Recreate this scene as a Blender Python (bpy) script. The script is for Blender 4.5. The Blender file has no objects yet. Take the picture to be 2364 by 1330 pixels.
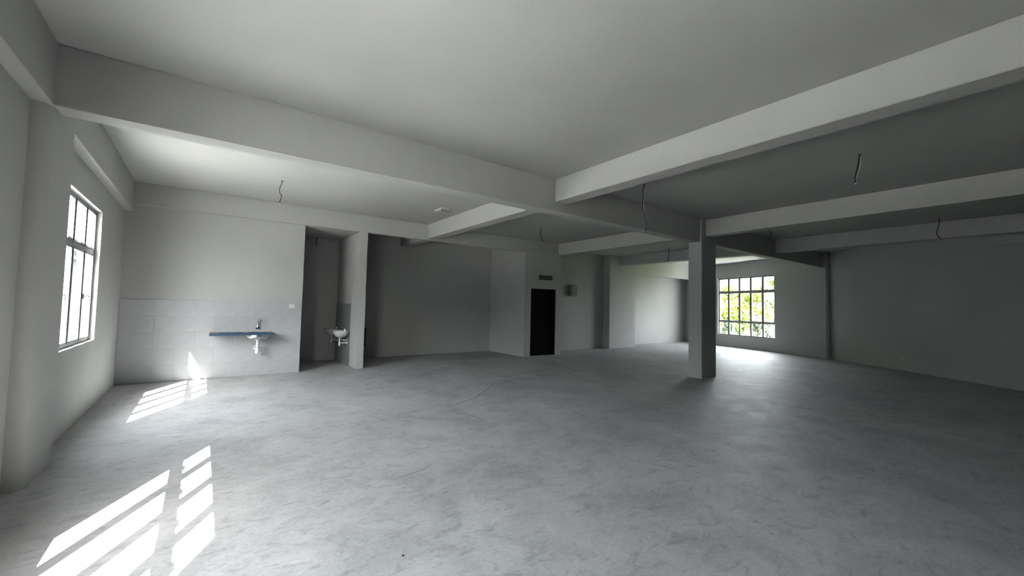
import bpy, bmesh, math, random
from mathutils import Vector, Matrix
random.seed(7)
SC = bpy.context.scene
COL = SC.collection

# ------------------------------------------------------------------ camera
IMG_W, IMG_H, FPX = 2364, 1330, 935.77
YAW, PITCH, ROLL = 0.6335, 0.0467, 0.0216
CAM = Vector((1.3273, -9.7788, 1.503))
_f = Vector((math.sin(YAW)*math.cos(PITCH), math.cos(YAW)*math.cos(PITCH), math.sin(PITCH)))
_r = Vector((math.cos(YAW), -math.sin(YAW), 0))
_u = _r.cross(_f)
CR = _r*math.cos(ROLL) + _u*math.sin(ROLL)
CU = -_r*math.sin(ROLL) + _u*math.cos(ROLL)
CF = _f
cd = bpy.data.cameras.new('camera'); cam = bpy.data.objects.new('camera', cd); COL.objects.link(cam)
cd.sensor_fit = 'HORIZONTAL'; cd.sensor_width = 36.0; cd.lens = FPX/IMG_W*36.0
cd.clip_start = .05; cd.clip_end = 400
cam.matrix_world = Matrix(((CR.x, CU.x, -CF.x, CAM.x), (CR.y, CU.y, -CF.y, CAM.y), (CR.z, CU.z, -CF.z, CAM.z), (0, 0, 0, 1)))
SC.camera = cam

# ------------------------------------------------------------------ world, sun, exposure
SUN_DIR = Vector((0.505, 1.0, -1.0)).normalized()
SUN_STRENGTH = 34.0
SKY_STRENGTH = 1.3; HAZE = .6; HAZE_LUM = 6.0
SC.view_settings.view_transform = 'Standard'
SC.view_settings.look = 'None'
SC.view_settings.exposure = 2.05
SC.view_settings.gamma = 1.0
SC.view_settings.use_curve_mapping = False
w = bpy.data.worlds.new('sky_world'); SC.world = w; w.use_nodes = True
nt = w.node_tree; nt.nodes.clear()
sky = nt.nodes.new('ShaderNodeTexSky'); sky.sky_type = 'NISHITA'; sky.sun_disc = False
sky.sun_elevation = math.asin(-SUN_DIR.z); sky.sun_rotation = math.atan2(-SUN_DIR.x, -SUN_DIR.y)
sky.dust_density = 4.0; sky.air_density = 1.0; sky.ozone_density = 1.0
hs = nt.nodes.new('ShaderNodeHueSaturation'); hs.inputs['Saturation'].default_value = .35
bg = nt.nodes.new('ShaderNodeBackground'); bg.inputs['Strength'].default_value = SKY_STRENGTH
wo = nt.nodes.new('ShaderNodeOutputWorld')
hz = nt.nodes.new('ShaderNodeMix'); hz.data_type = 'RGBA'; hz.inputs[0].default_value = HAZE; hz.inputs[7].default_value = (HAZE_LUM*.96, HAZE_LUM*.985, HAZE_LUM, 1)   # bright white haze over the clear sky
nt.links.new(sky.outputs[0], hs.inputs['Color']); nt.links.new(hs.outputs[0], hz.inputs[6]); nt.links.new(hz.outputs[2], bg.inputs['Color']); nt.links.new(bg.outputs[0], wo.inputs['Surface'])
sl = bpy.data.lights.new('sun', 'SUN'); sl.energy = SUN_STRENGTH; sl.angle = math.radians(.3); sl.color = (1, .97, .93)
so = bpy.data.objects.new('sun', sl); COL.objects.link(so)
so.rotation_euler = SUN_DIR.to_track_quat('-Z', 'Y').to_euler(); so.location = (-20, -30, 30)
try:
    SC.cycles.max_bounces = 12; SC.cycles.diffuse_bounces = 3; SC.cycles.glossy_bounces = 4
    SC.cycles.transparent_max_bounces = 12; SC.cycles.sample_clamp_indirect = 8.0
    SC.cycles.adaptive_threshold = .015
    SC.cycles.caustics_reflective = False; SC.cycles.caustics_refractive = False
except Exception:
    pass

def portal(name, centre, inward, width, height):
    l = bpy.data.lights.new(name, 'AREA'); l.shape = 'RECTANGLE'; l.size = width; l.size_y = height
    l.cycles.is_portal = True
    o = bpy.data.objects.new(name, l); COL.objects.link(o)
    z = -Vector(inward).normalized(); y = Vector((0, 0, 1)); x = y.cross(z)
    o.matrix_world = Matrix(((x.x, y.x, z.x, centre[0]), (x.y, y.y, z.y, centre[1]), (x.z, y.z, z.z, centre[2]), (0, 0, 0, 1)))

# ------------------------------------------------------------------ materials
def new_mat(name):
    m = bpy.data.materials.new(name); m.use_nodes = True
    n = m.node_tree; b = n.nodes['Principled BSDF']
    return m, n, b
def simple(name, col, rough=.5, metal=0.0, spec=.5, noise=0.0, scale=20, coat=0.0):
    m, n, b = new_mat(name)
    b.inputs['Roughness'].default_value = rough; b.inputs['Metallic'].default_value = metal
    b.inputs['Specular IOR Level'].default_value = spec; b.inputs['Coat Weight'].default_value = coat
    if noise:
        tc = n.nodes.new('ShaderNodeTexCoord'); t = n.nodes.new('ShaderNodeTexNoise'); t.inputs['Scale'].default_value = scale; t.inputs['Detail'].default_value = 4
        r = n.nodes.new('ShaderNodeValToRGB')
        r.color_ramp.elements[0].position = .3; r.color_ramp.elements[1].position = .7
        r.color_ramp.elements[0].color = tuple(c*(1-noise) for c in col)+(1,); r.color_ramp.elements[1].color = tuple(min(1, c*(1+noise)) for c in col)+(1,)
        n.links.new(tc.outputs['Object'], t.inputs['Vector']); n.links.new(t.outputs['Fac'], r.inputs['Fac']); n.links.new(r.outputs['Color'], b.inputs['Base Color'])
    else:
        b.inputs['Base Color'].default_value = tuple(col)+(1,)
    return m
def plaster(name, col, var=.05, bump=.25):
    m, n, b = new_mat(name)
    b.inputs['Roughness'].default_value = .85; b.inputs['Specular IOR Level'].default_value = .25
    g = n.nodes.new('ShaderNodeNewGeometry')
    big = n.nodes.new('ShaderNodeTexNoise'); big.inputs['Scale'].default_value = .55; big.inputs['Detail'].default_value = 5; big.inputs['Roughness'].default_value = .6
    fine = n.nodes.new('ShaderNodeTexNoise'); fine.inputs['Scale'].default_value = 60; fine.inputs['Detail'].default_value = 3
    mid = n.nodes.new('ShaderNodeTexNoise'); mid.inputs['Scale'].default_value = 5; mid.inputs['Detail'].default_value = 4
    for t in (big, fine, mid): n.links.new(g.outputs['Position'], t.inputs['Vector'])
    r = n.nodes.new('ShaderNodeValToRGB'); r.color_ramp.elements[0].position = .32; r.color_ramp.elements[1].position = .68
    r.color_ramp.elements[0].color = tuple(c*(1-var) for c in col)+(1,); r.color_ramp.elements[1].color = tuple(min(1, c*(1+var)) for c in col)+(1,)
    n.links.new(big.outputs['Fac'], r.inputs['Fac']); n.links.new(r.outputs['Color'], b.inputs['Base Color'])
    add = n.nodes.new('ShaderNodeMath'); add.operation = 'MULTIPLY_ADD'; add.inputs[1].default_value = .25
    n.links.new(fine.outputs['Fac'], add.inputs[0]); n.links.new(mid.outputs['Fac'], add.inputs[2])
    bp = n.nodes.new('ShaderNodeBump'); bp.inputs['Strength'].default_value = bump; bp.inputs['Distance'].default_value = .006
    n.links.new(add.outputs[0], bp.inputs['Height']); n.links.new(bp.outputs['Normal'], b.inputs['Normal'])
    return m
def concrete(name):
    m, n, b = new_mat(name)
    L = n.links.new
    g = n.nodes.new('ShaderNodeNewGeometry')
    def noise(scale, detail, rough=.55, stretch=None, rot=0, dist=0):
        t = n.nodes.new('ShaderNodeTexNoise'); t.inputs['Scale'].default_value = scale; t.inputs['Detail'].default_value = detail
        t.inputs['Roughness'].default_value = rough; t.inputs['Distortion'].default_value = dist
        mp = n.nodes.new('ShaderNodeMapping'); mp.inputs['Rotation'].default_value = (0, 0, rot)
        if stretch: mp.inputs['Scale'].default_value = stretch
        L(g.outputs['Position'], mp.inputs['Vector']); L(mp.outputs[0], t.inputs['Vector'])
        return t
    def ramp(src, p0, c0, p1, c1):
        r = n.nodes.new('ShaderNodeValToRGB'); e = r.color_ramp.elements
        e[0].position = p0; e[1].position = p1; e[0].color = (c0,)*3+(1,); e[1].color = (c1,)*3+(1,)
        L(src, r.inputs['Fac']); return r.outputs['Color']
    def mix(kind, fac, a, c):
        x = n.nodes.new('ShaderNodeMix'); x.data_type = 'RGBA'; x.blend_type = kind; x.inputs[0].default_value = fac
        L(a, x.inputs[6]); L(c, x.inputs[7]); return x.outputs[2]
    base = n.nodes.new('ShaderNodeValToRGB'); e = base.color_ramp.elements
    e[0].position = .3; e[1].position = .72; e[0].color = (.335, .337, .342, 1); e[1].color = (.455, .456, .46, 1)
    L(noise(.7, 6, .6).outputs['Fac'], base.inputs['Fac'])
    c = base.outputs['Color']
    c = mix('MULTIPLY', .45, c, ramp(noise(2.1, 10, .72, dist=.6).outputs['Fac'], .40, .62, .56, 1.04))
    c = mix('MULTIPLY', .44, c, ramp(noise(5.2, 9, .72, (1, 2.2, 1), -.63, 1.0).outputs['Fac'], .36, .45, .47, 1.0))
    c = mix('MULTIPLY', .42, c, ramp(noise(11, 8, .72, (1, 3.0, 1), -.4, 1.0).outputs['Fac'], .34, .4, .42, 1.0))
    c = mix('SCREEN', .22, c, ramp(noise(6.5, 9, .75, (1, 2.2, 1), -.9, .8).outputs['Fac'], .58, 0, .72, .5))
    c = mix('MULTIPLY', .45, c, ramp(noise(34, 6, .7).outputs['Fac'], .32, .66, .58, 1.0))
    L(c, b.inputs['Base Color'])
    rr = n.nodes.new('ShaderNodeMapRange'); rr.inputs['To Min'].default_value = .45; rr.inputs['To Max'].default_value = .7
    L(noise(3, 4).outputs['Fac'], rr.inputs['Value']); L(rr.outputs[0], b.inputs['Roughness'])
    b.inputs['Specular IOR Level'].default_value = .5
    hh = n.nodes.new('ShaderNodeMath'); hh.operation = 'ADD'
    L(noise(3.4, 7, .66, (1, 2.6, 1), -.63, 1.2).outputs['Fac'], hh.inputs[0]); L(noise(14, 6, .6).outputs['Fac'], hh.inputs[1])
    bp = n.nodes.new('ShaderNodeBump'); bp.inputs['Strength'].default_value = .2; bp.inputs['Distance'].default_value = .01
    L(hh.outputs[0], bp.inputs['Height']); L(bp.outputs['Normal'], b.inputs['Normal'])
    return m
def glass(name):
    m = bpy.data.materials.new(name); m.use_nodes = True; n = m.node_tree; n.nodes.clear()
    o = n.nodes.new('ShaderNodeOutputMaterial'); mx = n.nodes.new('ShaderNodeMixShader')
    t = n.nodes.new('ShaderNodeBsdfTransparent'); t.inputs['Color'].default_value = (.93, .95, .95, 1)
    gl = n.nodes.new('ShaderNodeBsdfGlossy'); gl.inputs['Roughness'].default_value = .03
    lw = n.nodes.new('ShaderNodeLayerWeight'); lw.inputs['Blend'].default_value = .5
    pw = n.nodes.new('ShaderNodeMath'); pw.operation = 'POWER'; pw.inputs[1].default_value = 5
    fr = n.nodes.new('ShaderNodeMath'); fr.operation = 'MULTIPLY_ADD'; fr.inputs[1].default_value = .6; fr.inputs[2].default_value = .03
    n.links.new(lw.outputs['Facing'], pw.inputs[0]); n.links.new(pw.outputs[0], fr.inputs[0]); n.links.new(fr.outputs[0], mx.inputs[0]); n.links.new(t.outputs[0], mx.inputs[1]); n.links.new(gl.outputs[0], mx.inputs[2]); n.links.new(mx.outputs[0], o.inputs['Surface'])
    return m
M = {
 'wall': plaster('white_plaster', (.38, .38, .369)),
 'ceiling': plaster('ceiling_plaster', (.38, .38, .369), .06, .2),
 'concrete': concrete('bare_concrete'),
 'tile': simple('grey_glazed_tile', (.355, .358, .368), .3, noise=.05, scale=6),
 'grout': simple('pale_grout', (.42, .42, .42), .9),
 'alu': simple('window_aluminium', (.20, .205, .215), .45, .1),
 'glass': glass('window_glass'),
 'handle': simple('white_handle', (.42, .42, .42), .35),
 'black': simple('door_black', (.004, .004, .004), .9, spec=.05),  # flat near-black tone for the door leaf and frame
 'white': simple('white_plastic', (.58, .58, .57), .35),
 'gloss': simple('glossy_white_paint', (.26, .26, .265), .12, coat=1.0),
 'wire': simple('black_wire', (.01, .01, .01), .5),
 'chrome': simple('chrome', (.8, .8, .8), .12, 1.0),
 'steel': simple('stainless_steel', (.62, .62, .6), .28, 1.0),
 'film': simple('blue_protective_film', (.018, .052, .095), .3, noise=.25, scale=14),
 'sticker': simple('blue_sticker', (.018, .06, .12), .4),
 'ceramic': simple('white_ceramic', (.55, .55, .545), .15),
 'dark': simple('near_black', (.012, .012, .012), .6),  # near-black; on the wall box it paints in an unlit silhouette
 'signgreen': simple('exit_sign_green', (.002, .012, .009), .4),
 'signtext': simple('exit_sign_letters', (.05, .065, .06), .5),
 'crack': simple('floor_crack', (.09, .09, .09), .95),
 'stone': simple('dark_stone', (.05, .05, .05), .9),
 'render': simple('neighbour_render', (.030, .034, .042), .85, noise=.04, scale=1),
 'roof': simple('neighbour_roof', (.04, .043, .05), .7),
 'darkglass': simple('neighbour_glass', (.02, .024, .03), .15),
 'bark': simple('tree_bark', (.12, .11, .10), .9, noise=.3, scale=5),
 'palebark': simple('pale_bark', (.3, .3, .29), .9, noise=.15, scale=5),
 'leaf': simple('yellow_green_leaves', (.115, .15, .012), .6, noise=.35, scale=1.2),
 'leaf2': simple('mid_green_leaves', (.07, .10, .03), .6, noise=.35, scale=1.2),
 'leaf3': simple('dull_green_leaves', (.05, .07, .04), .6, noise=.3, scale=1.2),
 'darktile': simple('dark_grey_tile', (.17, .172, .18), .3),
 'blocker': simple('blocker_render', (.5, .5, .5), .9, noise=.05, scale=1),
 'lawn': simple('lawn_grass', (.08, .095, .04), .95, noise=.35, scale=.5),
 'casing': simple('grey_sign_casing', (.3, .3, .3), .4),
 'socket': simple('dull_socket_plastic', (.40, .40, .39), .4),
 'grass': simple('paved_ground', (.48, .475, .46), .95, noise=.3, scale=.6),
}

# ------------------------------------------------------------------ mesh helpers
class MB:
    def __init__(s): s.v = []; s.f = []
    def box(s, x0, x1, y0, y1, z0, z1, fn=None):
        b = len(s.v)
        P = [(x, y, z) for z in (z0, z1) for (x, y) in ((x0, y0), (x1, y0), (x1, y1), (x0, y1))]
        s.v += [fn(*p) if fn else p for p in P]
        s.f += [tuple(b+i for i in q) for q in ((3, 2, 1, 0), (4, 5, 6, 7), (0, 1, 5, 4), (1, 2, 6, 5), (2, 3, 7, 6), (3, 0, 4, 7))]
        return s
    def prism(s, poly, z0, z1):
        b = len(s.v); n = len(poly)
        s.v += [(x, y, z0) for x, y in poly]+[(x, y, z1) for x, y in poly]
        s.f += [tuple(b+i for i in reversed(range(n))), tuple(b+n+i for i in range(n))]
        s.f += [(b+i, b+(i+1) % n, b+n+(i+1) % n, b+n+i) for i in range(n)]
        return s
    def tube(s, pts, r, n=8, caps=True):
        pts = [Vector(p) for p in pts]; b = len(s.v); up = None
        rr = r if isinstance(r, (list, tuple)) else [r]*len(pts)
        for i, p in enumerate(pts):
            t = (pts[min(i+1, len(pts)-1)]-pts[max(i-1, 0)]).normalized()
            if up is None: up = t.orthogonal().normalized()
            up = (up-t*up.dot(t)).normalized(); sd = t.cross(up)
            for k in range(n):
                a = 2*math.pi*k/n; s.v.append(tuple(p+(up*math.cos(a)+sd*math.sin(a))*rr[i]))
        for i in range(len(pts)-1):
            for k in range(n):
                s.f.append((b+i*n+k, b+i*n+(k+1) % n, b+(i+1)*n+(k+1) % n, b+(i+1)*n+k))
        if caps:
            s.f.append(tuple(b+k for k in reversed(range(n)))); s.f.append(tuple(b+(len(pts)-1)*n+k for k in range(n)))
        return s
    def lathe(s, prof, c=(0, 0, 0), n=20, axis='z', sx=1, sy=1):
        b = len(s.v)
        for (r, h) in prof:
            for k in range(n):
                a = 2*math.pi*k/n; x, y = r*math.cos(a)*sx, r*math.sin(a)*sy
                p = {'z': (x, y, h), 'y': (x, h, y), 'x': (h, x, y)}[axis]
                s.v.append((c[0]+p[0], c[1]+p[1], c[2]+p[2]))
        m = len(prof)
        for i in range(m-1):
            for k in range(n): s.f.append((b+i*n+k, b+i*n+(k+1) % n, b+(i+1)*n+(k+1) % n, b+(i+1)*n+k))
        s.f.append(tuple(b+k for k in reversed(range(n)))); s.f.append(tuple(b+(m-1)*n+k for k in range(n)))
        return s
    def mesh(s, name, mat, bevel=0, smooth=False, seg=2):
        me = bpy.data.meshes.new(name); me.from_pydata([tuple(v) for v in s.v], [], s.f)
        bm = bmesh.new(); bm.from_mesh(me)
        bmesh.ops.recalc_face_normals(bm, faces=bm.faces)
        if bevel:
            bmesh.ops.bevel(bm, geom=[e for e in bm.edges if e.is_manifold and e.calc_face_angle(0) > .5], offset=bevel, segments=seg, affect='EDGES', clamp_overlap=True)
        for f in bm.faces: f.smooth = smooth
        bm.to_mesh(me); bm.free()
        me.materials.append(M[mat] if isinstance(mat, str) else mat)
        if smooth:
            try: me.set_sharp_from_angle(angle=math.radians(40))
            except Exception: pass
        return me
    def build(s, name, mat, parent=None, bevel=0, smooth=False, seg=2):
        return link(name, s.mesh(name, mat, bevel, smooth, seg), parent)
def link(name, me, parent=None):
    o = bpy.data.objects.new(name, me); COL.objects.link(o)
    if parent: o.parent = parent
    return o
def empty(name, loc=(0, 0, 0), rz=0):
    o = bpy.data.objects.new(name, None); COL.objects.link(o); o.empty_display_size = .1
    o.location = loc; o.rotation_euler = (0, 0, rz); return o
def tag(o, label, cat, group=None):
    o['label'] = label; o['category'] = cat
    if group: o['group'] = group
    return o
def struct(o, label=None):
    o['kind'] = 'structure'
    if label: o['label'] = label
    return o
def copy_tree(o, parent=None):
    c = o.copy(); COL.objects.link(c); c.parent = parent
    for ch in list(o.children): copy_tree(ch, c)
    return c
def frame_fn(O, U, N):
    return lambda u, n, z: (O[0]+U[0]*u+N[0]*n, O[1]+U[1]*u+N[1]*n, z)
def wall_boxes(mb, fn, u0, u1, n0, n1, z0, z1, openings):
    """wall from u0 to u1 with rectangular openings (a, b, za, zb), as boxes side by side"""
    cur = u0
    for (a, b, za, zb) in sorted(openings):
        if a > cur: mb.box(cur, a, n0, n1, z0, z1, fn)
        if za > z0: mb.box(a, b, n0, n1, z0, za, fn)
        if zb < z1: mb.box(a, b, n0, n1, zb, z1, fn)
        cur = b
    if cur < u1: mb.box(cur, u1, n0, n1, z0, z1, fn)
    return mb
def px_ray(u, v): return CR*((u-IMG_W/2)/FPX)+CU*((IMG_H/2-v)/FPX)+CF
def at_z(u, v, z):
    q = px_ray(u, v); return CAM+q*((z-CAM.z)/q.z)
def at_plane(u, v, P, n):
    q = px_ray(u, v); return CAM+q*(((P-CAM).dot(n))/q.dot(n))

# ------------------------------------------------------------------ measurements (metres)
H = 3.5826            # ceiling
ZA = 3.066            # soffit of the long beam and edge beams
ZB = 3.218            # soffit of the cross beams
ZG = 3.185            # soffit of the beam over the tiled wall
AY0, AY1 = -4.947, -4.702
GY0, GY1 = -.09, .05
YB = 1.8              # back of the dark rooms
YN = -14.9            # wall behind the camera
ul = math.hypot(.0178, 1)
LU = (.0178/ul, -1/ul); LN = (1/ul, .0178/ul)         # left wall: along, inward
lfn = frame_fn((0, 0), LU, LN)
WU = (.3127, .9499); WN = (-.9499, .3127)             # far window wall: along (+y), inward
WO = (18.0, -5.03); wfn = frame_fn(WO, WU, WN)
rl = math.hypot(3.275, 4.13)
RU = (-3.275/rl, -4.13/rl); RN = (-4.13/rl, 3.275/rl)  # skewed right wall: along (towards camera), inward
RO = (18.03, -5.1); rfn = frame_fn(RO, RU, RN)

# ------------------------------------------------------------------ setting
foot = [(-.165, 1.95), (20.42, 1.95), (18.17, -5.12), (10.38, YN-.13), (.14, YN-.13)]
floor = struct(MB().prism(foot, -.25, 0).build('floor', 'concrete'), 'bare grey screeded concrete floor with trowel marks')
ceiling = struct(MB().prism(foot, H, H+.2).build('ceiling', 'ceiling'), 'plain white plastered ceiling slab')

# cracks in the screed
def crack(path, wd):
    v = []; f = []
    P = [at_z(u, vv, 0.0012) for u, vv in path]
    for i, p in enumerate(P):
        t = (P[min(i+1, len(P)-1)]-P[max(i-1, 0)]).normalized(); s = Vector((-t.y, t.x, 0))
        k = .6*wd*(.35+.65*math.sin(math.pi*(i+.3)/(len(P)-.4)))
        v += [tuple(p+s*k), tuple(p-s*k)]
    for i in range(len(P)-1): f.append((2*i, 2*i+1, 2*i+3, 2*i+2))
    mb = MB(); mb.v = v; mb.f = f; return mb.build('crack', 'crack', floor)
crack([(1146, 880), (1140, 886), (1128, 896), (1115, 906), (1102, 916), (1090, 921), (1074, 926), (1058, 932), (1044, 936), (1028, 937)], .011)
crack([(1146, 878), (1160, 879), (1176, 881), (1190, 885), (1206, 886)], .022)
crack([(948, 952), (960, 950), (976, 947), (992, 945), (1010, 943)], .008)
crack([(1054, 955), (1072, 957), (1090, 960), (1106, 965), (1120, 970)], .008)
crack([(1318, 948), (1330, 952), (1342, 958), (1354, 961)], .010)
crack([(1470, 1062), (1500, 1070), (1530, 1076), (1564, 1085)], .006)
crack([(1588, 1053), (1605, 1060), (1626, 1070)], .006)
crack([(908, 1108), (940, 1096), (972, 1086), (1004, 1068)], .006)
pebble = MB().lathe([(.003, 0), (.011, .003), (.012, .008), (.007, .013), (.002, .014)], n=7).build('pebble', 'stone')
pebble.scale = (.6, .6, .6); pebble.location = at_z(930, 1284, 0); tag(pebble, 'tiny black pebble lying on the concrete floor near the camera', 'pebble')

# left wall with three windows
WZ0, WZ1 = .934, 2.69
WINS = [(1.92, 4.20), (6.95, 9.23)]
wl = MB(); wall_boxes(wl, lfn, -1.95, 15.0, -.13, 0, 0, H, [(a, b, WZ0, WZ1) for a, b in WINS])
wall_left = struct(wl.build('wall_left', 'wall'), 'white plastered outer wall with casement windows')
eb = MB().box(-.05, 4.25, 0, .11, ZA, H, lfn)
struct(eb.build('edge_beam', 'wall'), 'white plastered edge beam above the left window')
eb = MB().box(4.90, 9.3, 0, .118, ZA, H, lfn)
struct(eb.build('edge_beam', 'wall'), 'white plastered edge beam on the left wall nearest the camera')
_pp = [(4.25, -.12), (4.25, .110), (4.258, .118)]+[(4.87+.10*math.sin(t), .118-.10*(1-math.cos(t))) for t in [math.pi/2*k/8 for k in range(9)]]+[(4.97, -.12)]
pil = MB().prism([lfn(u_, n_, 0)[:2] for u_, n_ in _pp], 0, H)
struct(pil.build('pilaster', 'wall', smooth=True), 'white plastered pilaster beside the left window')
pil = MB().box(9.36, 10.0, -.12, .118, -.1, H+.1, lfn)
struct(pil.build('pilaster', 'wall', bevel=.022, smooth=True, seg=4), 'white plastered pilaster behind the camera')

# tiled wall
XT = 2.873
wall_back = struct(MB().box(-.1, XT, .008, .13, 0, ZG+.2).build('wall_back', 'wall'), 'white plastered kitchen wall with grey tiles below')
MB().box(.002, XT, .0035, .0085, 0.012, 1.503).build('grout', 'grout', wall_back)
def tile_mesh(wd, ht):
    mb = MB(); c = .003; d = .0075
    mb.v = [(0, 0, 0), (wd, 0, 0), (wd, 0, ht), (0, 0, ht), (c, -d, c), (wd-c, -d, c), (wd-c, -d, ht-c), (c, -d, ht-c)]
    mb.f = [(0, 1, 5, 4), (1, 2, 6, 5), (2, 3, 7, 6), (3, 0, 4, 7), (4, 5, 6, 7)]
    return mb.mesh('tile', 'tile')
TS, J = .3, .0045
full = tile_mesh(TS-J, TS-J); cut = tile_mesh(XT-9*TS-J-.002, TS-J)
for r in range(5):
    for c in range(10):
        t = link('tile', full if c < 9 else cut, wall_back)
        x = XT-(c+1)*TS+J/2 if c < 9 else .002+J/2
        t.location = (x, .0075+random.uniform(-.0006, .0004), .003+r*TS+J/2)
# small wall bits round the toilet and dark room
struct(MB().box(-.1, 8.95, YB, YB+.13, 0, H).build('wall_rear', 'wall'), 'white plastered wall at the back of the dark room')
wt = MB().box(4.0, 4.19, .38, YB, 0, H)
wall_toilet = struct(wt.build('wall_toilet', 'wall'), 'white plastered side wall of the toilet')
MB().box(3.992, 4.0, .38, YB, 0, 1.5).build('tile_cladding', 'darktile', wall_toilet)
struct(MB().box(2.72, XT, .13, YB, 0, H).build('wall_toilet_inner', 'wall'), 'white plastered inner side wall of the toilet')
struct(MB().box(XT, 4.0, .05, YB, ZG, ZG+.12).build('ceiling_toilet', 'ceiling'), 'lowered plastered ceiling of the toilet')
struct(MB().box(4.011, 4.196, GY0, .38, 0, ZG).build('pillar', 'wall', bevel=.006), 'slim white pillar between the toilet and the dark room')

# beams
struct(MB().box(.11, 10.31, GY0, GY1, ZG, H).build('ceiling_beam', 'wall', bevel=.006), 'white beam above the tiled wall and the toilet')
struct(MB().box(.20, 18.08, AY0, AY1, ZA, H).build('ceiling_beam', 'wall', bevel=.006), 'long deep white beam crossing the whole room')
struct(MB().box(.27, 14.2, -10.05, -9.80, ZA, H).build('ceiling_beam', 'wall', bevel=.006), 'long white beam behind the camera')
for x0, y1, lab in ((5.704, YB, 'beyond the toilet'), (10.29, GY0, 'above the dark doorway corner'), (14.16, .5, 'in front of the bright far bay')):
    struct(MB().box(x0, x0+.27, AY1, y1, ZB, H).build('ceiling_beam', 'wall', bevel=.006), 'white cross beam behind the long beam '+lab)
for x0, y0, lab in ((5.704, -9.80, 'brightly lit and nearest the camera'), (10.29, -9.80, 'springing from the square column'), (14.16, -9.72, 'running beside the dark skewed wall')):
    struct(MB().box(x0, x0+.27, y0, AY0, ZB, H).build('ceiling_beam', 'wall', bevel=.006), 'white cross beam '+lab)
struct(MB().box(5.704, 5.974, YN, -10.05, ZB, H).build('ceiling_beam', 'wall', bevel=.006), 'white cross beam behind the camera')
struct(MB().box(10.11, 10.737, -4.991, -4.675, 0, H).build('column', 'wall', bevel=.008), 'freestanding square white column in the middle of the room')

# stair block with the black door
sb = MB(); wall_boxes(sb, None, 8.93, 10.44, GY0, GY1, 0, ZG, [(9.175, 10.24, 0, 2.09)])
sb.box(8.93, 9.07, GY1, YB, 0, H).box(10.31, 10.44, GY1, .8, 0, H).box(10.31, 10.44, GY0, GY1, ZG, H)
struct(sb.build('wall_stair', 'wall'), 'white plastered stair block holding the black doorway')
door = struct(empty('door_1', (9.175, -.02, 0)), 'flat black door set in the stair block')
MB().box(.035, 1.03, 0, .045, .004, 2.055).build('leaf', 'black', door, bevel=.003)
MB().box(0, .035, -.01, .06, 0, 2.09).box(1.03, 1.065, -.01, .06, 0, 2.09).box(.035, 1.03, -.01, .06, 2.055, 2.09).build('door_frame', 'black', door)

# recess, far bay
struct(MB().box(10.44, 13.55, .8, .93, 0, H).build('wall_recess', 'wall'), 'white plastered recessed wall beside the black door')
kw = MB().box(13.5, 14.1, .48, .93, 0, H).build('wall_pier', 'wall', bevel=.005); struct(kw, 'white plastered pier at the mouth of the bright far bay')
kb = MB().box(14.1, 15.09, .5, .66, 0, H).box(14.93, 15.09, .66, 1.25, 0, H); kb.box(15.09, 19.83, .5, .66, 2.955, H)
struct(kb.build('wall_bay', 'wall'), 'white wall and lintel beam framing the bright far bay')
struct(MB().box(14.93, 20.2, 1.25, 1.38, 0, H).build('wall_far', 'wall'), 'brightly lit white wall of the far bay')

# far window wall
FW0 = 1.88; FWW = 2.735
FZ0, FZ1 = .488, 2.96
fw = MB(); wall_boxes(fw, wfn, -.05, 7.1, -.13, 0, 0, H, [(FW0, FW0+FWW, FZ0, FZ1)])
struct(fw.build('wall_window', 'wall'), 'white plastered far wall with the wide window')
struct(MB().box(.0, 6.5, 0, .02, 2.985, H, wfn).build('edge_beam', 'wall', bevel=.004), 'slightly proud beam above the wide far window')
struct(MB().box(-.02, .68, -.13, .035, 0, H, wfn).build('corner_column', 'wall', bevel=.005), 'white column where the window wall meets the skewed wall')
# skewed right wall
struct(MB().box(-.1, 12.6, -.13, -.07, 0, H, rfn).build('wall_right', 'wall'), 'long dark white-painted skewed wall on the right')
struct(MB().box(.0, 12.5, -.07, -.04, 3.07, H, rfn).build('edge_beam', 'wall', bevel=.004), 'slightly proud beam on top of the skewed right wall')
struct(MB().box(.1, 10.5, YN-.13, YN, 0, H).build('wall_near', 'wall'), 'white plastered wall behind the camera')

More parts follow.
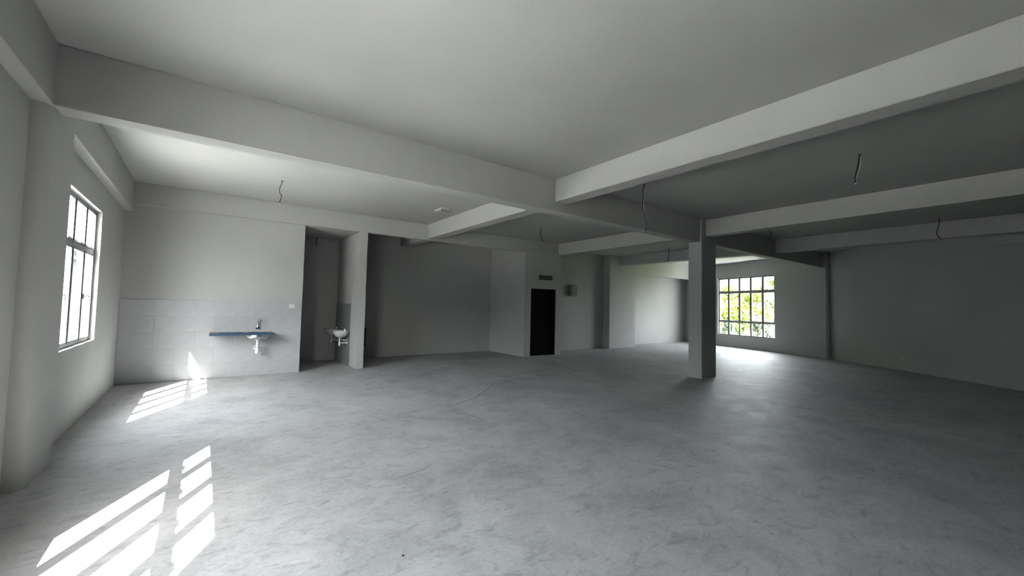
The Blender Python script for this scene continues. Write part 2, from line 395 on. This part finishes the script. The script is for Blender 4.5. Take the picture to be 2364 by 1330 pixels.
# ------------------------------------------------------------------ windows
def window(name, label, fn, U, N, u0, width, z0, z1, cols, cuts, kinds, handles):
    """cuts: transom heights from the sill; kinds per row: fixed / casement / awning; handles: set of (col, side) in casement rows"""
    P = fn(u0, 0, z0)
    root = struct(empty(name, P, math.atan2(U[1], U[0])), label)
    hgt = z1-z0; y0, y1 = -.11, -.06; fb = .035
    MB().box(0, fb, y0, y1, 0, hgt).box(width-fb, width, y0, y1, 0, hgt).box(fb, width-fb, y0, y1, 0, fb).box(fb, width-fb, y0, y1, hgt-fb, hgt).build('frame', 'alu', root, bevel=.003)
    pitch = width/cols; mw = .022
    for c in range(1, cols):
        MB().box(c*pitch-mw, c*pitch+mw, y0, y1, fb, hgt-fb).build('mullion', 'alu', root, bevel=.003)
    edges = [fb]+[z for z in cuts]+[hgt-fb]
    for z in cuts:
        for c in range(cols):
            a = fb if c == 0 else c*pitch+mw; b = width-fb if c == cols-1 else (c+1)*pitch-mw
            MB().box(a, b, y0, y1, z-.03, z+.03).build('transom', 'alu', root, bevel=.003)
    for r, kind in enumerate(kinds):
        za = fb if r == 0 else cuts[r-1]+.03; zb = hgt-fb if r == len(kinds)-1 else cuts[r]-.03
        for c in range(cols):
            a = fb if c == 0 else c*pitch+mw; b = width-fb if c == cols-1 else (c+1)*pitch-mw
            s = .012 if kind == 'fixed' else .026
            g = .002
            sash = MB().box(a+g, a+s, -.095, -.052, za+g, zb-g).box(b-s, b-g, -.095, -.052, za+g, zb-g).box(a+s, b-s, -.095, -.052, za+g, za+s).box(a+s, b-s, -.095, -.052, zb-s, zb-g).build('sash', 'alu', root)
            MB().box(a+s, b-s, -.080, -.076, za+s, zb-s).build('pane', 'glass', sash)
            if kind == 'casement':
                for side in (0, 1):
                    if (c, side) in handles:
                        hx = a+.018 if side == 0 else b-.018; hz = za+(zb-za)*.49; d = 1 if side == 0 else -1
                        hb = MB().box(hx-.014, hx+.014, -.053, -.035, hz-.035, hz+.035)
                        hb.tube([(hx, -.04, hz), (hx+.02*d, -.012, hz+.01), (hx+.05*d, -.004, hz+.004), (hx+.06*d, -.002, hz-.03), (hx+.062*d, 0, hz-.115)], [.009, .009, .009, .008, .007])
                        hb.build('handle', 'handle', sash, smooth=True)
            if kind == 'awning':
                mx = (a+b)/2
                MB().box(mx-.05, mx+.05, -.053, -.035, za+.004, za+.022).tube([(mx+.02, -.04, za+.02), (mx+.06, -.02, za+.035)], .006).build('catch', 'handle', sash)
    c = fn(u0+width/2, -.12, (z0+z1)/2)
    portal('daylight_portal', c, (N[0], N[1], 0), width, z1-z0)
    return root
LAB = ['casement window of eight panes in the left wall beside the tiles', 'casement window in the left wall left of the camera']
for i, (a, b) in enumerate(WINS):
    window('window_%d' % (i+1), LAB[i], lfn, LU, LN, a, b-a, WZ0, WZ1, 4, [1.19], ['casement', 'awning'], {(2, 1), (0, 1)})
window('window_3', 'wide far window of fifteen panes looking onto trees', wfn, WU, WN, FW0, FWW, FZ0, FZ1, 5, [.59, 1.85], ['fixed', 'casement', 'awning'], {(0, 1), (3, 1), (2, 0)})

# ------------------------------------------------------------------ kitchen sink
sink = empty('kitchen_sink', (2.065, 0, 0)); tag(sink, 'steel kitchen sink with blue protective film fixed to the tiled wall', 'sink')
cx, cy = 0.0, -.275; br = .175
x0, x1, y0, y1, zt, zb_ = -.775, .262, -.5, -.004, .884, .852
N_ = 64
angs = sorted([2*math.pi*k/N_ for k in range(N_)]+[math.atan2(yy-cy, xx-cx) % (2*math.pi) for xx in (x0, x1) for yy in (y0, y1)])
outer = []
for a in angs:
    dx, dy = math.cos(a), math.sin(a); t = 1e9
    if dx > 1e-9: t = min(t, (x1-cx)/dx)
    if dx < -1e-9: t = min(t, (x0-cx)/dx)
    if dy > 1e-9: t = min(t, (y1-cy)/dy)
    if dy < -1e-9: t = min(t, (y0-cy)/dy)
    outer.append((cx+dx*t, cy+dy*t))
n = len(angs); mb = MB()
mb.v = [(x, y, zt) for x, y in outer]+[(cx+br*math.cos(a), cy+br*math.sin(a), zt) for a in angs]+[(x, y, zb_) for x, y in outer]+[(cx+br*math.cos(a), cy+br*math.sin(a), zb_) for a in angs]
for i in range(n):
    j = (i+1) % n
    mb.f += [(i, j, n+j, n+i), (2*n+j, 2*n+i, 3*n+i, 3*n+j), (i, 2*n+i, 2*n+j, j), (n+i, n+j, 3*n+j, 3*n+i)]
mb.build('worktop', 'film', sink)
MB().lathe([(br+.022, .853), (br+.018, .82), (br+.002, .785), (br-.03, .765), (.06, .752), (.04, .75), (.04, .755), (.06, .757), (br-.035, .77), (br-.006, .79), (br+.008, .82), (br+.012, .853)], (cx, cy, 0), 32).build('bowl', 'steel', sink, smooth=True)
ridge = MB()
for k in range(6): ridge.box(-.62, -.24, -.42+k*.06, -.408+k*.06, zt-.001, zt+.005)
ridge.build('drainer_ridges', 'film', sink)
MB().tube([(x1-.004, -.46, .872), (x1+.008, -.47, .868), (x1+.012, -.48, .858), (x1+.004, -.485, .846)], .006).build('film_edge', 'film', sink, smooth=True)
st = MB()
for k in range(5):
    a0 = -math.pi/2-.02+k*.075-.1; a1 = a0+.075
    r = br+.0215
    q = len(st.v)
    st.v += [(cx+r*math.cos(a0), cy+r*math.sin(a0), .85), (cx+r*math.cos(a1), cy+r*math.sin(a1), .85), (cx+(r-.004)*math.cos(a1), cy+(r-.004)*math.sin(a1), .815), (cx+(r-.004)*math.cos(a0), cy+(r-.004)*math.sin(a0), .815)]
    st.f.append((q, q+1, q+2, q+3))
st.build('sticker', 'sticker', sink)
tr = MB().lathe([(.018, .752), (.038, .748), (.038, .728), (.026, .722), (.026, .705), (.02, .70), (.019, .60), (.027, .585), (.036, .57), (.036, .50), (.03, .475), (.014, .468), (.002, .468)], (cx, cy, 0), 20)
tr.build('bottle_trap', 'white', sink, smooth=True)
MB().lathe([(.02, -.075), (.02, -.03), (.003, -.03)], (cx, cy, .575), 14, 'x').build('trap_cap', 'white', sink, smooth=True)
MB().tube([(cx, cy+.03, .585), (cx, cy+.12, .585), (cx, -.02, .582)], .017, 12).lathe([(.017, -.02), (.035, -.012), (.035, -.002), (.01, -.001)], (cx, 0, .582), 16, 'y').build('waste_pipe', 'white', sink, smooth=True)

tap = empty('sink_tap', (2.07, -.001, .97)); tag(tap, 'chrome swan-neck tap on the tiled wall above the sink', 'tap')
MB().lathe([(.03, 0), (.03, -.008), (.017, -.016), (.017, -.055), (.02, -.06), (.02, -.075), (.004, -.08)], (0, 0, 0), 18, 'y').build('body', 'chrome', tap, smooth=True)
MB().tube([(0, -.055, .0), (.0, -.055, .06), (.004, -.055, .13), (.006, -.065, .165), (.009, -.095, .188), (.012, -.13, .185), (.013, -.152, .165), (.014, -.158, .13)], [.013, .011, .0105, .0105, .0105, .0105, .0105, .012], 12).build('spout', 'chrome', tap, smooth=True)
MB().tube([(-.004, -.06, 0), (-.02, -.078, .004), (-.034, -.085, .006)], [.008, .008, .012], 10).build('lever', 'chrome', tap, smooth=True)

stub = empty('pipe_stub', (2.15, -.001, .43)); tag(stub, 'small white pipe stub with a dark end below the sink trap', 'pipe')
MB().lathe([(.02, 0), (.02, -.01), (.014, -.012), (.014, -.05), (.011, -.05)], (0, 0, 0), 14, 'y').build('pipe', 'white', stub, smooth=True)
MB().lathe([(.0105, -.047), (.0105, -.0525), (.004, -.053)], (0, 0, 0), 12, 'y').build('plug', 'dark', stub)

def plate(name, label, cat, O, U, N, wd, ht, gang, mat='white', group=None):
    root = empty(name, O, math.atan2(U[1], U[0])); tag(root, label, cat, group)
    MB().box(-wd/2, wd/2, .0005, .010, -ht/2, ht/2).build('plate', mat, root, bevel=.003)
    for k in range(gang):
        px = (k-(gang-1)/2)*wd*.36
        MB().box(px-wd*.12, px+wd*.12, .010, .0145, -ht*.26, ht*.26).build('rocker', mat, root, bevel=.0015)
    return root
plate('switch_plate', 'white double switch plate at the top right of the grey tiles', 'switch', (2.678, 0, 1.418), (-1, 0), (0, -1), .11, .086, 2)
plate('switch_plate', 'small switch plate below the wall cabinet, nearer the black door', 'switch', (11.53, .799, 1.435), (-1, 0), (0, -1), .09, .09, 1, 'handle')
plate('switch_plate', 'small switch plate below the wall cabinet, farther from the black door', 'switch', (11.74, .799, 1.42), (-1, 0), (0, -1), .09, .09, 2, 'handle')
plate('wall_socket', 'small white socket low on the dark room back wall', 'socket', (5.79, YB-.001, .32), (-1, 0), (0, -1), .15, .09, 2, 'socket')
plate('wall_socket', 'small white socket low on the bright wall of the far bay', 'socket', (16.37, 1.249, .39), (-1, 0), (0, -1), .09, .13, 1, 'socket')
pr_ = rfn(2.56, -.069, .338)
plate('wall_socket', 'small socket low on the dark skewed right wall', 'socket', pr_, (-RU[0], -RU[1]) if False else (RN[1], -RN[0]), RN, .15, .09, 2, 'socket')

# ------------------------------------------------------------------ toilet basins
def make_basin(label):
    root = empty('wash_basin'); tag(root, label, 'basin', 'toilet wash basins')
    # local: -x out from the wall, y along the wall, z from the floor
    rings = []; nn = 28
    def ring(cxx, rx, ry, z): rings.append([(min(-.001, cxx+rx*math.copysign(abs(math.cos(a))**.85, math.cos(a))), ry*math.copysign(abs(math.sin(a))**.85, math.sin(a)), z) for a in [2*math.pi*k/nn for k in range(nn)]])
    ring(-.2, .06, .06, .685); ring(-.19, .12, .12, .69); ring(-.185, .17, .165, .72); ring(-.19, .2, .2, .765); ring(-.195, .215, .215, .80); ring(-.197, .222, .222, .825)
    ring(-.197, .222, .222, .835); ring(-.205, .19, .195, .833); ring(-.21, .165, .17, .80); ring(-.21, .12, .13, .745); ring(-.21, .05, .05, .72)
    mb = MB()
    for r in rings: mb.v += r
    for i in range(len(rings)-1):
        for k in range(nn): mb.f.append((i*nn+k, i*nn+(k+1) % nn, (i+1)*nn+(k+1) % nn, (i+1)*nn+k))
    mb.f.append(tuple(reversed(range(nn)))); mb.f.append(tuple((len(rings)-1)*nn+k for k in range(nn)))
    mb.build('bowl', 'ceramic', root, smooth=True)
    MB().lathe([(.022, .833), (.02, .85), (.016, .875), (.018, .89), (.004, .895)], (-.07, 0, 0), 14).tube([(-.07, 0, .865), (-.11, 0, .872), (-.135, 0, .86)], .008).build('tap', 'chrome', root, smooth=True)
    MB().lathe([(.02, .69), (.032, .685), (.032, .665), (.022, .66), (.014, .65), (.014, .60), (.02, .585), (.03, .57), (.03, .51), (.024, .475), (.004, .47)], (-.215, 0, 0), 16).build('bottle_trap', 'white', root, smooth=True)
    MB().tube([(-.19, 0, .545), (-.1, 0, .545), (-.012, 0, .545)], .015, 10).lathe([(.015, -.02), (.034, -.014), (.034, -.001), (.01, -.0005)], (0, 0, .545), 14, 'x').build('waste_pipe', 'white', root, smooth=True)
    MB().tube([(-.16, .02, .68), (-.17, .03, .64), (-.14, .04, .612), (-.09, .04, .605), (-.045, .04, .605), (-.001, .04, .605)], [.008, .008, .010, .010, .011, .012]).build('supply_hose', 'white', root, smooth=True)
    return root
b1 = make_basin('white wash basin nearest the toilet opening, half hidden by the pillar'); b1.location = (3.991, .60, 0); b1.scale = (.8, 1, 1)
b2 = copy_tree(b1); b2['label'] = 'second wash basin deeper in the dark toilet behind the first'; b2.location = (3.991, 1.45, 0)

hb = empty('wall_box', (4.191, .42, .44)); tag(hb, 'box drawn as a black silhouette, fixed low on the dark room wall behind the slim pillar', 'box')
mb = MB(); mb.v = [(x, y, z) for y in (0, .3) for (x, z) in ((0, 0), (.2, 0), (.205, .45), (.12, .52), (0, .52))]
mb.f = [(0, 1, 2, 3, 4), (9, 8, 7, 6, 5)]+[(i, (i+1) % 5, 5+(i+1) % 5, 5+i) for i in range(5)]
mb.build('body', 'dark', hb, bevel=.006)
MB().box(.204, .212, .04, .26, .08, .40).build('cover', 'dark', hb, bevel=.003)

# ------------------------------------------------------------------ cabinet, exit sign, emergency light
db = empty('wall_cabinet', (11.83, .799, 2.15)); tag(db, 'glossy white electrical cabinet on the recessed wall beside the black door', 'cabinet')
MB().box(-.19, .19, -.11, 0, -.22, .22).build('body', 'gloss', db, bevel=.05, smooth=True, seg=6)
MB().box(-.13, .13, -.116, -.109, -.16, .16).build('cover', 'gloss', db, bevel=.003)

sg = empty('exit_sign', (9.72, GY0-.001, 2.444)); tag(sg, 'dark green exit sign on the wall above the black door', 'sign')
MB().box(-.285, .285, -.05, 0, -.078, .078).build('casing', 'casing', sg, bevel=.004)
MB().box(-.277, .277, -.053, -.049, -.07, .07).build('face', 'signgreen', sg)
fc = bpy.data.curves.new('lettering', 'FONT'); fc.body = 'KELUAR'; fc.size = .135; fc.align_x = 'CENTER'; fc.align_y = 'CENTER'; fc.extrude = .001; fc.space_character = 1.05; fc.resolution_u = 2
fo = bpy.data.objects.new('lettering_tmp', fc); COL.objects.link(fo)
bpy.context.view_layer.update()
fm = bpy.data.meshes.new_from_object(fo.evaluated_get(bpy.context.evaluated_depsgraph_get()))
bpy.data.objects.remove(fo); fm.materials.clear(); fm.materials.append(M['signtext'])
lo = link('lettering', fm, sg); lo.location = (0, -.0545, 0); lo.rotation_euler = (math.pi/2, 0, 0); lo.scale = (.86, 1, 1)

em = empty('emergency_light', (5.215, -1.85, H)); tag(em, 'small white emergency light on the ceiling beside the cross beam', 'light fitting')
MB().box(-.09, .09, -.17, .17, -.03, -.001).build('base', 'white', em, bevel=.004)
MB().box(-.085, .085, -.165, .165, -.075, -.03).build('diffuser', 'casing', em, bevel=.008)  # greyer than the base: the fitting's shaded underside is put into the colour
MB().lathe([(.012, -.1705), (.012, -.169), (.003, -.169)], (.02, 0, -.018), 12, 'y').build('cable_hole', 'dark', em)

# ------------------------------------------------------------------ hanging wires
def wire(label, anchor, path, r=.006, tip=True, strand=None):
    """anchor: ceiling point; path: image points, laid on the upright plane through the anchor"""
    nrm = Vector((CF.x, CF.y, 0)).normalized(); A = Vector(anchor)
    P = [at_plane(u, v, A, nrm) for u, v in path]
    root = empty('hanging_wire', A); tag(root, label, 'wire', 'wires hanging from the ceiling')
    L = [Vector((0, 0, -.001))]+[p-A for p in P if (p-A).z < -.01]
    S = []                                                   # smooth the path
    for i in range(len(L)-1):
        p0, p1, p2, p3 = L[max(i-1, 0)], L[i], L[i+1], L[min(i+2, len(L)-1)]
        for k in range(4):
            t = k/4; S.append(.5*((2*p1)+(p2-p0)*t+(2*p0-5*p1+4*p2-p3)*t*t+(3*p1-p0-3*p2+p3)*t**3))
    S.append(L[-1])
    MB().tube(S, r, 6).build('cable', 'wire', root, smooth=True)
    MB().lathe([(.02, 0), (.018, -.006), (.008, -.012)], n=10).build('grommet', 'wire', root)
    if strand:
        D = Vector((CR.x, CR.y, 0)).normalized(); m = len(S)
        MB().tube([p+D*(strand*math.sin(math.pi*i/(m-1)))-Vector((0, 0, .0)) for i, p in enumerate(S)], r*.7, 5).build('strand', 'handle', root, smooth=True)
    if tip:
        e = S[-1]; MB().lathe([(.004, .012), (.011, .006), (.012, -.008), (.006, -.014)], tuple(e), 10).build('connector', 'white', root, smooth=True)
    return root
wire('short black wire hanging from the bright ceiling in front of the tiled wall', (2.188, -1.866, H), [(649, 427), (645.5, 436), (645.5, 444), (649, 450), (649, 458), (646, 465), (645, 470)], .006)
wire('black wire hanging just behind the bright cross beam, longest of all', (7.0, -5.70, H), [(1487.5, 428), (1484, 440), (1485, 455), (1483, 472), (1487, 490), (1493, 508), (1493.5, 522), (1491, 530), (1486, 533)], .0085, strand=.012)
wire('black wire hanging from the dark ceiling at upper right', (8.017, -8.257, H), [(1983, 368), (1981, 382), (1977, 398), (1974, 410), (1975, 424)], .0065, strand=.03)
wire('curved black wire hanging in front of the black door', (8.167, -1.714, H), [(1248, 534), (1248.5, 545), (1251, 553), (1254, 559)], .0085, False)
wire('thin black wire hanging left of the square column', (13.604, -1.944, H), [(1544.5, 582), (1544, 592), (1541, 604)], .009, False)
wire('hooked black wire just right of the square column', (12.56, -5.40, H), [(1779, 536), (1780, 542), (1777, 549), (1771, 552)], .008)
wire('bent black wire hanging before the dark beam on the far right', tuple(at_z(2168, 503.6, H)), [(2168, 516), (2165, 528), (2162, 538), (2166, 546), (2171, 551)], .007, False)
wire('tiny black wire dangling inside the dark toilet', (3.42, 1.66, ZG), [(730, 556), (731, 562), (732, 567)], .009, False)

# ------------------------------------------------------------------ outside
struct(MB().prism([(-120, -60), (160, -60), (160, 140), (-120, 140)], -3.9, -3.7).build('ground', 'grass'), 'pale paved ground outside the building')
struct(MB().prism([(24, -50), (150, -50), (150, 130), (24, 130)], -3.7, -3.68).build('lawn', 'lawn'), 'mown lawn beyond the far window')
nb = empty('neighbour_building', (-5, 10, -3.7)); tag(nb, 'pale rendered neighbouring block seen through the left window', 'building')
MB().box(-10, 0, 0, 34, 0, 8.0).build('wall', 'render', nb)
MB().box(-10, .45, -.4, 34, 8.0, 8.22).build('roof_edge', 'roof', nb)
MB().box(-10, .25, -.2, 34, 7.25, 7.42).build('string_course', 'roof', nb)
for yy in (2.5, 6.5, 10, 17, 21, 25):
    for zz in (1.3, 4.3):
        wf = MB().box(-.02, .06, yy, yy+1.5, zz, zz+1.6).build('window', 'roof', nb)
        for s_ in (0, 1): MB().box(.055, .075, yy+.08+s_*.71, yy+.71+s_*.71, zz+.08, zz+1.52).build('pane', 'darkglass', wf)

blk = empty('sky_blocker_row', (-45, -10, -3.7)); struct(blk, 'long pale terrace added out of view to screen off the low sky')  # unseen block added to cut low sky light reaching the far walls
MB().box(-10, 0, -70, 60, 0, 12).build('wall', 'blocker', blk)
MB().box(-10.4, .6, -70.4, 60.4, 12, 12.3).build('roof_edge', 'blocker', blk)

def tree(name, label, base, height, crown, leaf, nleaf, bark='bark', size=.2, lean=0.0):
    root = empty(name, base); tag(root, label, 'tree', 'trees outside the far window')
    rnd = random.Random(int(base[0]*100+base[1]*10))
    cz, rx, rz = crown
    top = Vector((lean, 0, height*.8))
    MB().tube([(0, 0, 0), (lean*.2, .05, height*.3), (lean*.6, -.05, height*.55), tuple(top)], [.17, .14, .1, .04], 8).build('trunk', bark, root, smooth=True)
    blobs = []
    for k in range(9):
        a = rnd.uniform(0, 6.28); rr = rnd.uniform(.25, .85)*rx; zz = cz+rnd.uniform(-.75, .75)*rz
        c = Vector((lean*.6+rr*math.cos(a), rr*math.sin(a), zz)); blobs.append((c, rnd.uniform(.35, .6)*rx))
        s0 = Vector((lean*.4, 0, max(height*.25, zz-rnd.uniform(.8, 1.6)))) 
        MB().tube([tuple(s0), tuple((s0+c)/2+Vector((0, 0, .15))), tuple(c)], [.05, .035, .015], 6).build('branch', bark, root, smooth=True)
    mb = MB()
    for i in range(nleaf):
        c, r = blobs[i % len(blobs)]
        d = Vector((rnd.gauss(0, 1), rnd.gauss(0, 1), rnd.gauss(0, .85))).normalized()*r*rnd.uniform(.45, 1.0)
        p = c+d; t = Vector((rnd.gauss(0, 1), rnd.gauss(0, 1), rnd.gauss(0, .7))).normalized()
        q = t.orthogonal().normalized(); q.rotate(Matrix.Rotation(rnd.uniform(0, 6.28), 3, t)); s = t.cross(q); z = size*rnd.uniform(.6, 1.2)
        b = len(mb.v); mb.v += [tuple(p-q*z), tuple(p+s*z*.4), tuple(p+q*z), tuple(p-s*z*.4)]; mb.f.append((b, b+1, b+2, b+3))
    fo = mb.build('foliage', leaf, root)
    return root
G0 = -3.7
def spot(u, dist):
    q = px_ray(u, 720); q.z = 0; q.normalize(); p = CAM+q*dist; return (p.x, p.y, G0)
for lab, u, d_, top, rad, low, leafm, nl, bk in (
    ('low dark shrub-like tree at the foot of the fourth column of far panes', 1757, 31, .012, .030, .085, 'leaf3', 1800, 'bark'),
    ('tall thin pale-trunked tree seen in the rightmost far panes', 1779, 37.5, .092, .026, .005, 'leaf2', 900, 'palebark'),
    ('bright green tree seen in the fourth column of far panes', 1748, 44, .066, .036, .050, 'leaf', 3600, 'bark'),
    ('rounded yellow-green tree seen in the second column of far panes', 1694, 51, .074, .038, .052, 'leaf', 3800, 'bark'),
    ('bushy bright green tree seen in the middle column of far panes', 1721, 59, .070, .036, .054, 'leaf', 3800, 'bark'),
    ('yellow-green tree seen in the leftmost panes of the far window', 1665, 67, .066, .038, .050, 'leaf', 3800, 'bark'),
    ('dull green tree standing well behind the yellow-green trees, to their left', 1682, 77, .036, .055, .05, 'leaf3', 3000, 'bark'),
    ('dull green tree standing well behind the yellow-green trees, to their right', 1752, 90, .036, .055, .05, 'leaf3', 3000, 'bark')):
    zt_, zl_ = 1.5+top*d_-G0, 1.5-low*d_-G0
    tree('garden_tree', lab, spot(u, d_), zt_+.2, ((zt_+zl_)/2, rad*d_*.8, (zt_-zl_)/2*.8), leafm, nl, bk, size=.0046*d_)
